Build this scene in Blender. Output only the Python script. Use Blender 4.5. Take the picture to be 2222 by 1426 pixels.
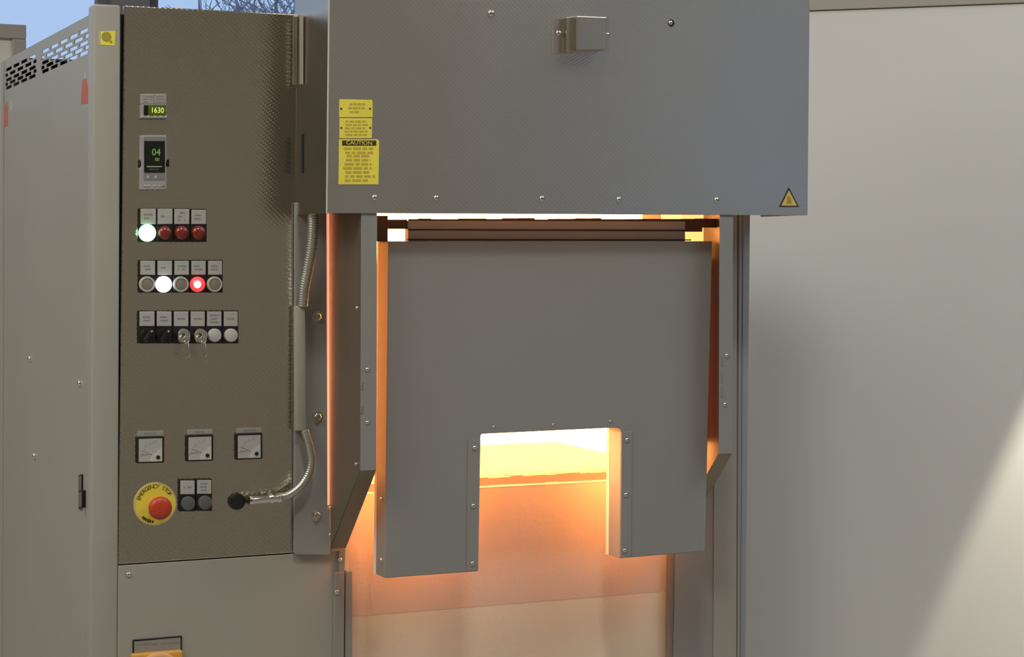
import bpy, bmesh, math, random
from mathutils import Vector, Matrix
for o in list(bpy.data.objects): bpy.data.objects.remove(o)
SC = bpy.context.scene; COL = SC.collection
R = math.radians
random.seed(7)

# ------------------------------------------------------------------ camera
F = 4143.0; PX, PY = 1111.0, 548.0; YAW = R(24.3); ROLL = 0.003
CAM = Vector((-.719, -3.386, 1.61))
FW = Vector((math.sin(YAW), math.cos(YAW), 0)); RT = Vector((math.cos(YAW), -math.sin(YAW), 0)); UP = Vector((0, 0, 1))
cd = bpy.data.cameras.new('camera'); cam = bpy.data.objects.new('camera', cd); COL.objects.link(cam); SC.camera = cam
cc, ss = math.cos(ROLL), math.sin(ROLL)
right = RT*cc + UP*ss; upv = UP*cc - RT*ss
cam.matrix_world = Matrix(((right.x, upv.x, -FW.x, CAM.x), (right.y, upv.y, -FW.y, CAM.y), (right.z, upv.z, -FW.z, CAM.z), (0, 0, 0, 1)))
cd.sensor_width = 36; cd.sensor_fit = 'HORIZONTAL'; cd.lens = F/2222*36
cd.shift_x = 0; cd.shift_y = -(713-PY)/2222
cd.clip_start = .05; cd.clip_end = 200
def ray(px, py):
    a = (px-PX)/F; b = (py-PY)/F
    return FW + right*a - upv*b
def at(px, py, Y=0.0):            # point of the plane y = Y seen at a photo pixel
    d = ray(px, py); return CAM + d*((Y-CAM.y)/d.y)
def atx(px, py, X=0.0):
    d = ray(px, py); return CAM + d*((X-CAM.x)/d.x)

# ------------------------------------------------------------------ world, lamps, exposure
vs = SC.view_settings; vs.view_transform = 'Standard'; vs.look = 'None'; vs.exposure = 0.0; vs.gamma = 1.0; vs.use_curve_mapping = False
w = bpy.data.worlds.new('sky'); SC.world = w; w.use_nodes = True
nt = w.node_tree; bg = nt.nodes['Background']
tc = nt.nodes.new('ShaderNodeTexCoord'); sp = nt.nodes.new('ShaderNodeSeparateXYZ'); cr = nt.nodes.new('ShaderNodeValToRGB')
nt.links.new(tc.outputs['Generated'], sp.inputs[0]); nt.links.new(sp.outputs['Z'], cr.inputs[0]); nt.links.new(cr.outputs[0], bg.inputs[0])
cr.color_ramp.elements[0].position = 0.0; cr.color_ramp.elements[0].color = (.50, .64, .86, 1)
cr.color_ramp.elements[1].position = 0.35; cr.color_ramp.elements[1].color = (.34, .52, .82, 1)
bg.inputs[1].default_value = 1.08
def area(name, loc, rot, sx, sy, power, col):
    l = bpy.data.lights.new(name, 'AREA'); l.shape = 'RECTANGLE'; l.size = sx; l.size_y = sy; l.energy = power; l.color = col
    o = bpy.data.objects.new(name, l); COL.objects.link(o); o.location = loc; o.rotation_euler = rot
    return o
WARM = (1.0, .965, .89)
area('ceiling_lamp', (.2, -1.95, 4.45), (0, 0, 0), .35, .35, 40, WARM)
area('ceiling_lamp', (-3.0, -1.6, 4.45), (0, 0, 0), 2.6, 2.6, 140, WARM)
area('ceiling_lamp', (3.3, -2.3, 4.45), (0, 0, 0), 2.2, 2.2, 66, (.96, .985, 1.0))
area('ceiling_lamp', (-1.6, 2.2, 4.45), (0, 0, 0), .8, .8, 45, WARM)
sl = bpy.data.lights.new('wall_spot', 'SPOT'); sl.energy = 135; sl.color = (1, .90, .68); sl.spot_size = R(44); sl.spot_blend = .10; sl.shadow_soft_size = .03
spot = bpy.data.objects.new('wall_spot', sl); COL.objects.link(spot)

# ------------------------------------------------------------------ materials
MT = {}
def mat(name, col, rough=.5, metal=0.0, emit=None, es=1.0, bump=None, spec=.5, vary=0.0, vscale=6.0, coat=0.0):
    m = bpy.data.materials.new(name); m.use_nodes = True; n = m.node_tree; b = n.nodes['Principled BSDF']
    b.inputs['Base Color'].default_value = (*col, 1); b.inputs['Roughness'].default_value = rough; b.inputs['Metallic'].default_value = metal
    b.inputs['Specular IOR Level'].default_value = spec; b.inputs['Coat Weight'].default_value = coat
    if emit:
        b.inputs['Emission Color'].default_value = (*emit, 1); b.inputs['Emission Strength'].default_value = es
    if vary:
        t = n.nodes.new('ShaderNodeTexCoord'); z = n.nodes.new('ShaderNodeTexNoise'); z.inputs['Scale'].default_value = vscale; z.inputs['Detail'].default_value = 5
        c = n.nodes.new('ShaderNodeValToRGB')
        c.color_ramp.elements[0].position = .3; c.color_ramp.elements[1].position = .7
        c.color_ramp.elements[0].color = (*[x*(1-vary) for x in col], 1); c.color_ramp.elements[1].color = (*[min(1, x*(1+vary)) for x in col], 1)
        n.links.new(t.outputs['Object'], z.inputs['Vector']); n.links.new(z.outputs['Fac'], c.inputs[0]); n.links.new(c.outputs[0], b.inputs['Base Color'])
    if bump:
        t = n.nodes.new('ShaderNodeTexCoord'); z = n.nodes.new('ShaderNodeTexNoise'); z.inputs['Scale'].default_value = bump[0]; z.inputs['Detail'].default_value = 3
        u = n.nodes.new('ShaderNodeBump'); u.inputs['Strength'].default_value = bump[1]; u.inputs['Distance'].default_value = .002
        n.links.new(t.outputs['Object'], z.inputs['Vector']); n.links.new(z.outputs['Fac'], u.inputs['Height']); n.links.new(u.outputs[0], b.inputs['Normal'])
    MT[name] = m; return m
def steel(name, col, rough, pattern):
    m = mat(name, col, rough, 1.0); n = m.node_tree; b = n.nodes['Principled BSDF']
    t = n.nodes.new('ShaderNodeTexCoord')
    def wave(rot, scale):
        mp = n.nodes.new('ShaderNodeMapping'); mp.inputs['Rotation'].default_value = (0, rot, 0)
        wv = n.nodes.new('ShaderNodeTexWave'); wv.bands_direction = 'Z'; wv.inputs['Scale'].default_value = scale
        wv.inputs['Distortion'].default_value = .6; wv.inputs['Detail'].default_value = 1
        n.links.new(t.outputs['Object'], mp.inputs[0]); n.links.new(mp.outputs[0], wv.inputs[0]); return wv.outputs['Fac']
    a1 = wave(R(30), 62); a2 = wave(R(-42), 48)
    mul = n.nodes.new('ShaderNodeMath'); mul.operation = 'MULTIPLY'; n.links.new(a1, mul.inputs[0]); n.links.new(a2, mul.inputs[1])
    u = n.nodes.new('ShaderNodeBump'); u.inputs['Strength'].default_value = pattern; u.inputs['Distance'].default_value = .0009
    n.links.new(mul.outputs[0], u.inputs['Height']); n.links.new(u.outputs[0], b.inputs['Normal'])
    nz = n.nodes.new('ShaderNodeTexNoise'); nz.inputs['Scale'].default_value = 5; nz.inputs['Detail'].default_value = 4; n.links.new(t.outputs['Object'], nz.inputs['Vector'])
    mr = n.nodes.new('ShaderNodeMapRange'); mr.inputs['To Min'].default_value = rough-.05; mr.inputs['To Max'].default_value = rough+.06
    n.links.new(nz.outputs['Fac'], mr.inputs['Value']); n.links.new(mr.outputs[0], b.inputs['Roughness'])
    return m
paint = mat('cabinet_paint', (.36, .345, .30), .42, bump=(900, .05), vary=.03, vscale=3)
dpaint = mat('furnace_paint', (.28, .275, .26), .45, bump=(900, .05), vary=.03, vscale=3)
bpaint = mat('column_paint', (.31, .33, .34), .35, vary=.03)
emb = steel('embossed_steel', (.57, .52, .44), .17, .17)
emb2 = steel('hood_steel', (.61, .57, .51), .34, .17)
plain = mat('plain_steel', (.58, .53, .45), .32, 1.0, vary=.05, vscale=9)
guardm = mat('guard_steel', (.25, .21, .165), .42, .6, vary=.06, vscale=8)
chrome = mat('chrome', (.75, .73, .70), .16, 1.0)
zinc = mat('zinc', (.62, .60, .56), .28, 1.0)
conduitm = mat('conduit_metal', (.50, .50, .45), .34, .85)
black = mat('black_plastic', (.012, .011, .010), .35)
dark = mat('dark_gap', (.02, .018, .016), .7)
inner = mat('cabinet_inside', (.05, .05, .05), .8)
plate = mat('legend_plate', (.43, .425, .40), .5)
printm = mat('grey_print', (.24, .235, .225), .6)
yell = mat('yellow_plate', (.90, .77, .09), .5, vary=.06, vscale=30)
yprint = mat('olive_print', (.55, .44, .06), .6)
yring = mat('yellow_ring', (.82, .66, .07), .45)
tri_y = mat('triangle_yellow', (.70, .54, .15), .5)
tri_d = mat('triangle_symbol', (.42, .28, .05), .5)
inkd = mat('dark_ink', (.05, .035, .012), .6)
red = mat('red_button', (.52, .050, .018), .38)
redlens = mat('red_lens', (.20, .022, .014), .25, coat=.3)
whitecap = mat('white_cap', (.52, .51, .485), .45)
clearlens = mat('clear_lens', (.24, .215, .17), .3)
ringm = mat('lens_ring', (.50, .48, .43), .35)
greycap = mat('grey_cap', (.11, .11, .115), .4)
bezel = mat('bezel_grey', (.34, .34, .325), .45)
keypad = mat('keypad_grey', (.21, .215, .21), .5)
screen = mat('screen_black', (.008, .011, .008), .15)
segb = mat('segments_bright', (.1, .12, .02), .5, emit=(.80, .95, .22), es=.95)
scrg = mat('screen_green', (.01, .015, .004), .2, emit=(.30, .42, .02), es=.16)
segd = mat('segments_dim', (.05, .08, .02), .5, emit=(.36, .60, .12), es=.42)
segw = mat('segments_white', (.05, .08, .05), .5, emit=(.5, .62, .45), es=.35)
lampg = mat('lamp_green', (.2, .5, .3), .3, emit=(.30, 1.0, .52), es=4.0)
lampw = mat('lamp_white', (.6, .6, .6), .3, emit=(.92, .93, 1.0), es=3.2)
lampr = mat('lamp_red', (.5, .05, .05), .3, emit=(1.0, .055, .075), es=1.0)
lamprc = mat('lamp_red_core', (.6, .4, .4), .3, emit=(1.0, .8, .82), es=2.0)
orange = mat('orange_print', (.52, .13, .07), .5)
palep = mat('pale_print', (.50, .46, .38), .5)
yorange = mat('switch_yellow', (.72, .36, .055), .4)
rotor = mat('switch_red', (.50, .12, .04), .4)
fibre = mat('fibre_board', (.80, .71, .56), .85, bump=(120, .25), vary=.03, vscale=5)
lining = mat('fibre_lining', (.86, .78, .66), .9, bump=(200, .4))
HOT = (1.0, .36, .09)
def hot(name, s, col=HOT, base=(.5, .35, .2)): return mat(name, base, .9, emit=col, es=s)
hot_hi = hot('white_hot_chamber', 13.5, (1.0, .46, .165))
hot_mid = hot('yellow_hot_hearth', 2.1, (1.0, .44, .12), (.10, .07, .04))
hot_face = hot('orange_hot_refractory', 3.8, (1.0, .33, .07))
hot_low = hot('orange_hot_sill', .60, (1.0, .34, .10), (.22, .15, .10))
leak_glow = hot('red_leak_glow', 1.15, (.95, .26, .18))
hot_gap = hot('yellow_hot_joint', 1.25, (1.0, .62, .22))
wallm = mat('wall_paint', (.46, .43, .37), .8, vary=.02)
floorm = mat('floor_concrete', (.34, .32, .29), .55, vary=.12, vscale=2)
ceilm = mat('ceiling_paint', (.62, .59, .52), .85)
part_m = mat('partition_board', (.80, .80, .79), .7, bump=(300, .04))
rail_m = mat('partition_rail', (.44, .42, .36), .5)
framem = mat('window_frame', (.20, .21, .25), .5)
boardm = mat('cream_board', (.70, .68, .62), .6)
taupe = mat('taupe_frame', (.34, .315, .29), .5)
bark = mat('bark', (.50, .48, .52), .9, vary=.2)
grassm = mat('ground_outside', (.10, .11, .07), .9, vary=.3)
g = bpy.data.materials.new('window_glass'); g.use_nodes = True; gn = g.node_tree; gn.nodes.clear()
go = gn.nodes.new('ShaderNodeOutputMaterial'); gm = gn.nodes.new('ShaderNodeMixShader'); gt = gn.nodes.new('ShaderNodeBsdfTransparent'); gg = gn.nodes.new('ShaderNodeBsdfGlossy'); gf = gn.nodes.new('ShaderNodeFresnel')
gg.inputs['Roughness'].default_value = .02; gt.inputs[0].default_value = (.95, .97, 1, 1)
gn.links.new(gf.outputs[0], gm.inputs[0]); gn.links.new(gt.outputs[0], gm.inputs[1]); gn.links.new(gg.outputs[0], gm.inputs[2]); gn.links.new(gm.outputs[0], go.inputs[0])

# ------------------------------------------------------------------ helpers
class MB:
    def __init__(s): s.v = []; s.f = []
    def add(s, vs, fs):
        k = len(s.v); s.v += [tuple(p) for p in vs]; s.f += [tuple(i+k for i in f) for f in fs]; return s
    def prism(s, a, b):                       # polygon a (front) and b (back), same count
        n = len(a)
        return s.add(list(a)+list(b), [tuple(range(n))] + [tuple(range(2*n-1, n-1, -1))] + [(i, i+n, (i+1) % n+n, (i+1) % n) for i in range(n)])
    def slab(s, px, Y, d):                    # photo outline lying on plane y = Y, extruded d away from the viewer
        a = [at(x, y, Y) for x, y in px]; return s.prism(a, [p+Vector((0, d, 0)) for p in a])
    def rect(s, x0, y0, x1, y1, Y, d, lean=0.0):
        return s.slab([(x0, y0), (x1, y0), (x1+lean, y1), (x0+lean, y1)], Y, d)
    def slabx(s, px, X, d):                   # the same on a plane x = X, extruded d to the right
        a = [atx(x, y, X) for x, y in px]; return s.prism(a, [p+Vector((d, 0, 0)) for p in a])
    def box(s, x0, x1, y0, y1, z0, z1):
        return s.prism([(x0, y0, z0), (x1, y0, z0), (x1, y0, z1), (x0, y0, z1)], [(x0, y1, z0), (x1, y1, z0), (x1, y1, z1), (x0, y1, z1)])
    def lathe(s, c, prof, n=20, axis='y'):    # prof (radius, height out of the face); closed at both ends
        c = Vector(c); k = []
        for r, h in prof:
            for i in range(n):
                a = 2*math.pi*i/n
                k.append(c + (Vector((r*math.cos(a), -h, r*math.sin(a))) if axis == 'y' else (Vector((-h, r*math.cos(a), r*math.sin(a))) if axis == 'x' else Vector((r*math.cos(a), r*math.sin(a), h)))))
        fs = []
        for j in range(len(prof)-1):
            for i in range(n): fs.append((j*n+i, j*n+(i+1) % n, (j+1)*n+(i+1) % n, (j+1)*n+i))
        fs.append(tuple(range(n-1, -1, -1))); fs.append(tuple((len(prof)-1)*n+i for i in range(n)))
        return s.add(k, fs)
    def tube(s, pts, rad, n=10):
        pts = [Vector(p) for p in pts]; L = len(pts); k = []; prev = None
        for i, p in enumerate(pts):
            t = (pts[min(i+1, L-1)]-pts[max(i-1, 0)]).normalized()
            if prev is None:
                x = t.cross(Vector((0, 1, 0)));  x = x if x.length > .1 else t.cross(Vector((1, 0, 0)))
            else: x = prev - t*prev.dot(t)
            x.normalize(); prev = x; y = t.cross(x); r = rad(i) if callable(rad) else rad
            for j in range(n):
                a = 2*math.pi*j/n; k.append(p + x*r*math.cos(a) + y*r*math.sin(a))
        fs = [(i*n+j, i*n+(j+1) % n, (i+1)*n+(j+1) % n, (i+1)*n+j) for i in range(L-1) for j in range(n)]
        fs.append(tuple(range(n-1, -1, -1))); fs.append(tuple((L-1)*n+i for i in range(n)))
        return s.add(k, fs)
    def mesh(s, name, m, bevel=0, seg=2, smooth=False):
        me = bpy.data.meshes.new(name); bm = bmesh.new()
        vs_ = [bm.verts.new(p) for p in s.v]
        for f in s.f:
            try: bm.faces.new([vs_[i] for i in f])
            except ValueError: pass
        bmesh.ops.recalc_face_normals(bm, faces=bm.faces)
        if bevel: bmesh.ops.bevel(bm, geom=[e for e in bm.edges], offset=bevel, segments=seg, affect='EDGES', profile=.5)
        bm.to_mesh(me); bm.free(); me.materials.append(m)
        if smooth:
            for p in me.polygons: p.use_smooth = True
            try: me.set_sharp_from_angle(angle=R(40))
            except Exception: pass
        return me
    def build(s, name, m, parent=None, bevel=0, seg=2, smooth=False, label=None):
        return link(name, s.mesh(name, m, bevel, seg, smooth), parent, label)
def link(name, me, parent=None, label=None):
    o = bpy.data.objects.new(name, me); COL.objects.link(o)
    if parent:
        o.parent = parent
        if parent.type == 'EMPTY' and parent.parent is None: o.matrix_parent_inverse = Matrix.Translation(-parent.location)
    if label: o['label'] = label
    return o
def thing(name, label, cat, loc, group=None):
    o = bpy.data.objects.new(name, None); COL.objects.link(o); o.location = loc; o.empty_display_size = .1
    return tag(o, label, cat, group)
def tag(o, label, cat, group=None):
    o['label'] = label; o['category'] = cat
    if group: o['group'] = group
    return o
def struct(o): o['kind'] = 'structure'; return o
def text_bm(body, size, extrude=.0002, align='CENTER'):
    cu = bpy.data.curves.new('t', 'FONT'); cu.body = body; cu.size = size; cu.extrude = extrude; cu.align_x = align; cu.align_y = 'CENTER'; cu.resolution_u = 3
    ob = bpy.data.objects.new('t', cu); COL.objects.link(ob); dg = bpy.context.evaluated_depsgraph_get()
    me = bpy.data.meshes.new_from_object(ob.evaluated_get(dg)); bpy.data.objects.remove(ob); bpy.data.curves.remove(cu)
    return me
def lettering(name, body, size, c, m, parent, sx=1.0):
    me = text_bm(body, size); me.name = name
    M = Matrix.Translation(c) @ Matrix.Rotation(R(90), 4, 'X') @ Matrix.Diagonal((sx, 1, 1, 1))
    me.transform(M); me.materials.clear(); me.materials.append(m); return link(name, me, parent)
def bars(mb, x0, y0, x1, y1, Y, rows, rng, dens=.8, thick=.55):      # worn unreadable print, as short broken strokes
    h = (y1-y0)/rows
    for i in range(rows):
        y = y0+h*(i+.5); x = x0 + rng.random()*(x1-x0)*.12; end = x1-rng.random()*(x1-x0)*.25
        while x < end:
            l = min(end-x, (x1-x0)*rng.uniform(.10, .28))
            if rng.random() < dens and l > .5: mb.rect(x, y-h*thick/2, x+l, y+h*thick/2, Y, .0003)
            x += l+(x1-x0)*.05
    return mb
# shared screw heads
scr_me = MB().lathe((0, 0, 0), [(.0050, 0), (.0050, .0012), (.0040, .0026), (.0022, .0034), (.0012, .0036), (.0010, .0022)], 12).mesh('screw', chrome, smooth=True)
scrx_me = MB().lathe((0, 0, 0), [(.0058, 0), (.0058, .0016), (.0046, .0040), (.0024, .0052), (.0012, .0054), (.0010, .0036)], 12, 'x').mesh('screw', chrome, smooth=True)
def screw(px, py, Y, parent, k=1.0):
    o = link('screw', scr_me, parent); o.location = at(px, py, Y); o.scale = (k, k, k); return o
def screwx(px, py, X, parent, k=1.0):
    o = link('screw', scrx_me, parent); o.location = atx(px, py, X); o.scale = (k, k, k); return o
bolt_mb = MB().lathe((0, 0, 0), [(.0105, 0), (.0105, .0012), (.0100, .0014)], 18)
bolt_mb.lathe((0, -.0014, 0), [(.0068, 0), (.0068, .0045), (.0058, .0054)], 6).lathe((.0, -.0060, .0), [(.0032, 0), (.0032, .004)], 10)
bolt_me = bolt_mb.mesh('bolt', zinc)
def bolt(px, py, Y, parent):
    o = link('bolt', bolt_me, parent); o.location = at(px, py, Y); o.rotation_euler = (0, random.uniform(0, 1), 0); return o

# ------------------------------------------------------------------ room
X0, X1, Y0, Y1, ZC = -4.5, 6.8, -6.2, 5.0, 4.6
struct(MB().box(X0-.2, X1+.2, Y0-.2, Y1+.2, -.1, 0).build('floor', floorm))
struct(MB().box(X0-.2, X1+.2, Y0-.2, Y1+.2, ZC, ZC+.1).build('ceiling', ceilm))
struct(MB().box(X0-.2, X0, Y0-.2, Y1+.2, 0, ZC).build('wall_left', wallm))
struct(MB().box(X1, X1+.2, Y0-.2, Y1+.2, 0, ZC).build('wall_right', wallm))
FWX = (4.35, 6.5); FWZ = (.7, 3.4)
struct(MB().box(X0, FWX[0], Y0-.2, Y0, 0, ZC).box(FWX[1], X1, Y0-.2, Y0, 0, ZC).box(FWX[0], FWX[1], Y0-.2, Y0, 0, FWZ[0]).box(FWX[0], FWX[1], Y0-.2, Y0, FWZ[1], ZC).build('wall_front', wallm))
dr = struct(MB().box(-3.3, -.25, Y0+.005, Y0+.05, .0, 3.7).build('added_dark_gate', mat('added_gate_dark', (.035, .032, .03), .6)))  # added unseen dark gate behind the camera, darkens the reflection in the panel
for k in range(12): MB().box(-3.25, -.30, Y0+.05, Y0+.062, .06+k*.30, .06+k*.30+.285).build('slat', MT['added_gate_dark'], dr)
wf = struct(MB().box(FWX[0], FWX[0]+.06, Y0-.12, Y0-.05, *FWZ).box(FWX[1]-.06, FWX[1], Y0-.12, Y0-.05, *FWZ).box(FWX[0]+.06, FWX[1]-.06, Y0-.12, Y0-.05, FWZ[0], FWZ[0]+.06).box(FWX[0]+.06, FWX[1]-.06, Y0-.12, Y0-.05, FWZ[1]-.06, FWZ[1]).box(5.40, 5.46, Y0-.12, Y0-.05, FWZ[0]+.06, FWZ[1]-.06).build('window_5', framem))
MB().box(FWX[0]+.06, 5.40, Y0-.09, Y0-.084, FWZ[0]+.06, FWZ[1]-.06).box(5.46, FWX[1]-.06, Y0-.09, Y0-.084, FWZ[0]+.06, FWZ[1]-.06).build('pane', g, wf)
WZ0, WZ1 = 2.25, 4.15
wins = [(-3.9, -1.45), (-1.30, 1.13), (1.30, 3.05), (3.22, 6.2)]
wb = MB().box(X0, X1, Y1, Y1+.2, 0, WZ0).box(X0, X1, Y1, Y1+.2, WZ1, ZC)
xs = [X0] + [v for p in wins for v in p] + [X1]
for i in range(0, len(xs), 2): wb.box(xs[i], xs[i+1], Y1, Y1+.2, WZ0, WZ1)
struct(wb.build('wall_back', mat('back_wall_paint', (.27, .28, .31), .7)))
for i, (a, b) in enumerate(wins):
    fr = MB().box(a, b, Y1+.05, Y1+.12, WZ0, WZ0+.05).box(a, b, Y1+.05, Y1+.12, WZ1-.05, WZ1).box(a, a+.05, Y1+.05, Y1+.12, WZ0+.05, WZ1-.05).box(b-.05, b, Y1+.05, Y1+.12, WZ0+.05, WZ1-.05)
    wn = struct(fr.build('window_%d' % (i+1), framem))
    gl = MB().box(a+.05, b-.05, Y1+.08, Y1+.086, WZ0+.05, WZ1-.05).build('pane', g, wn)

# angled exhibition partition on the right with its top rail
def atd(px, py, D): return CAM + ray(px, py)*D
pa = atd(1575, 25, 5.07); pb = atd(2222, 25, 4.83); dirp = Vector((pb.x-pa.x, pb.y-pa.y, 0)).normalized()
nrm = Vector((dirp.y, -dirp.x, 0))            # towards the viewer
pc = Vector((pa.x, pa.y, 0)); pe = pc + dirp*1.75
ztop = atd(1757, 25, 5.0).z
def wallbox(mb, a, b, z0, z1, t0, t1):
    return mb.prism([a+nrm*t0+UP*z0, b+nrm*t0+UP*z0, b+nrm*t0+UP*z1, a+nrm*t0+UP*z1], [a+nrm*t1+UP*z0, b+nrm*t1+UP*z0, b+nrm*t1+UP*z1, a+nrm*t1+UP*z1])
struct(wallbox(MB(), pc, pe, 0, ztop, 0, -.04).build('partition', part_m))
struct(wallbox(MB(), pc, pe, ztop+.002, ztop+.030, .006, -.046).build('trim_1', rail_m, bevel=.002))
sloc = pc + dirp*((pb-pa).length*(2454-1575)/647) + nrm*.177 + UP*2.02
spot.location = sloc; spot.rotation_euler = (R(0), 0, 0)
# row of pale panel behind the cabinet, far left
def bpt(px, py, Y=2.6): return at(px, py, Y)
brd = thing('display_board', 'cream display board in a taupe frame standing behind the control cabinet', 'board', (bpt(-120, 60).x, 2.6, 0))
a = bpt(-330, 54); b = bpt(57, 54); zt = b.z
MB().box(a.x, b.x, 2.60, 2.64, zt-.045, zt).box(a.x, a.x+.045, 2.6, 2.64, 0, zt-.045).box(b.x-.042, b.x, 2.6, 2.64, 0, zt-.045).box(a.x+.045, b.x-.042, 2.6, 2.64, .05, .12).build('frame', taupe, brd, .003)
MB().box(a.x+.045, b.x-.042, 2.612, 2.63, .12, zt-.045).build('panel', boardm, brd)

# bare trees outside
struct(MB().box(-25, 40, 5.4, 60, -.3, -.05).build('ground', grassm))
def tree(x, y, h, seed, label):
    rng = random.Random(seed); mb = MB()
    def br(p, d, l, r, lev):
        if (p+d*l).x < x-1.15 or (p+d*l).x > x+1.5: return
        q = p + d*l; m = p+d*l*.5+Vector((rng.uniform(-1, 1), rng.uniform(-1, 1), 0))*l*.06
        mb.tube([p, m, q], lambda i: r*(1-.2*i), 4 if lev > 1 else 7)
        if lev >= 7: return
        for k in range(3 if lev < 6 else 2):
            nd = (d*.55 + Vector((rng.uniform(-1, 1), rng.uniform(-1, 1), rng.uniform(-.35, .75)))*.75).normalized()
            br(p+(q-p)*rng.uniform(.55, 1), nd, l*rng.uniform(.62, .8), max(.0042, r*.56), lev+1)
    br(Vector((x, y, -.06)), Vector((0, 0, 1)), h*.30, h*.020, 0)
    tag(mb.build('bare_tree', bark), label, 'tree')
for i, (px_, d_, h_, lb) in enumerate([(700, 13.0, 5.3, 'bare tree seen through the window just above the cabinet, nearest of the trees'), (540, 17.0, 6.4, 'bare tree outside the window, second in depth, its twigs over the control panel top'),
                            (610, 25.0, 8.6, 'farthest bare tree outside the window, partly hidden behind the hood')]):
    p = CAM + ray(px_, 548)*d_; tree(p.x, p.y, h_, 11+i, lb)

# ------------------------------------------------------------------ control cabinet
cab = thing('control_cabinet', 'tall grey control cabinet with embossed steel front full of switches, meters and lamps', 'control cabinet', (.19, .45, 0))
CD = .95
# corner post (front left), rear post, shell
zpost = at(207, 8, 0).z
ptop = [at(205, 8, 0), at(262, 12, 0)]; pl = at(197, 1426, 0).x
post = MB()
fa = [Vector((pl, 0, 0)), Vector((at(254, 1426, 0).x, 0, 0)), Vector((at(262, 12, 0).x, 0, zpost)), Vector((at(206, 8, 0).x, 0, zpost))]
fa = [fa[0]-Vector((.004, 0, 0)), fa[1], fa[2], fa[3]-Vector((.002, 0, 0))]
post.prism(fa, [p+Vector((0, .047, 0)) for p in fa]).build('corner_post', paint, cab, .004, 3, smooth=True)
MB().box(-.004, .03, CD+.002, CD+.04, 0, 2.035).build('corner_post', paint, cab, .003)
zs = 2.036
shell = MB().box(.002, .362, .03, .075, zs-.004, zs).box(.002, .362, CD-.06, CD, zs-.004, zs).box(.002, .03, .075, CD-.06, zs-.004, zs).box(.335, .362, .075, CD-.06, zs-.004, zs).box(.360, .362, .03, CD, 0, zs-.004)
shell.box(.002, .360, CD-.002, CD, 0, zs-.004)
shell.build('shell', inner, cab)
MB().box(.044, .372, .016, .020, 1.0, 2.034).build('gasket', dark, cab)
# side sheet with two groups of vent slots
side = MB()
zl = [1.905, 1.985]                                   # vent band
def sidebox(y0, y1, z0, z1, mb=side): mb.box(-.0008, .0008, y0, y1, z0, z1)
YA, YB = .048, CD
sp_ = [at(0, 0)]
def yz(px, py): p = atx(px, py, 0); return p.y, p.z
rows = [((193, 62), (111, 104)), ((193, 74), (112, 118)), ((192, 87), (112, 131)), ((192, 99), (118, 137)), ((191, 111), (133, 139))]
zrow = [(yz(*r[0])[1]+yz(*r[1])[1])/2 for r in rows]
ys = yz(194, 70)[0]; ye = yz(90, 120)[0]; ys2 = yz(80, 130)[0]; ye2 = yz(12, 165)[0]
hs = .0036
edges = [2.034]
for z in zrow: edges += [z+hs, z-hs]
edges.append(0)
MB().box(-.0008, .0008, YA, YB, 0, zrow[-1]-hs).box(-.0008, .0008, YA, YB, zrow[0]+hs, 2.034).build('side_panel', paint, cab)
ven = MB()
for k, z in enumerate(zrow):
    if k < 4: ven.box(-.0008, .0008, YA, YB, zrow[k+1]+hs, z-hs)
    cuts = []
    for (u0, u1, n_) in ((ys, ye, 5), (ys2, ye2, 4)):
        pitch = (u1-u0)/n_; off = -pitch*.5 if k % 2 else 0
        for j in range(n_ + (1 if k % 2 else 0)):
            c0 = max(u0, u0+off+j*pitch+pitch*.12); c1 = min(u1, u0+off+(j+1)*pitch-pitch*.10)
            if c1-c0 > .012: cuts.append((c0, c1))
    y = YA
    for c0, c1 in cuts: ven.box(-.0008, .0008, y, c0, z-hs, z+hs); y = c1
    ven.box(-.0008, .0008, y, YB, z-hs, z+hs)
ven.build('vent_grille', paint, cab)
for p in ((66, 779), (174, 832), (2, 918), (76, 990)): screwx(*p, -.0008, cab, 1.05)
# swing handle
hd = MB().slabx([(170, 1031), (177, 1029), (177, 1104), (170, 1106)], -.0038, .003).build('side_lock', black, cab, .001)
MB().slabx([(170, 1066), (176.5, 1064), (176.5, 1102), (170, 1104)], -.0135, .0097).build('lever', black, hd, .002)
MB().slabx([(170.5, 1034), (174, 1033), (174, 1064), (170.5, 1065)], -.0060, .0022).build('lever_plate', zinc, hd)
MB().slabx([(170.5, 1069), (176, 1068), (176, 1099), (170.5, 1100)], -.0146, .0010).build('lever_cap', zinc, hd)
# stickers on the side
st = MB().slabx([(175.5, 226), (191, 224), (191, 190), (186.5, 171), (180, 172), (176.5, 192)], -.0012, .0004).build('warning_sticker', orange, cab, label='red orange pointed sticker')
MB().slabx([(181, 171), (186.5, 170), (186, 160), (184, 152), (182.5, 161)], -.0012, .0004).build('sticker_tip', palep, st)
st = MB().slabx([(8, 275), (17, 273), (17, 230), (14, 219), (10, 232)], -.0012, .0004).build('warning_sticker', orange, cab)
MB().slabx([(22.5, 240), (26.5, 239), (26.5, 218), (23, 219)], -.0012, .0004).build('sticker_tip', palep, st)
ys_ = MB().slab([(215, 68), (250.5, 67), (249, 99), (215, 97)], -.0005, .0004).build('yellow_sticker', yell, cab)
MB().lathe(at(231, 80, -.0005), [(.0088, 0), (.0088, .0003)], 20).lathe(at(241, 91, -.0005), [(.0026, 0), (.0026, .0003)], 10).build('print', mat('olive_yellow', (.40, .33, .05), .5), ys_)
MB().rect(215.5, 68.5, 218.5, 96, -.0006, .0002).build('sticker_edge', palep, ys_)
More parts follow.
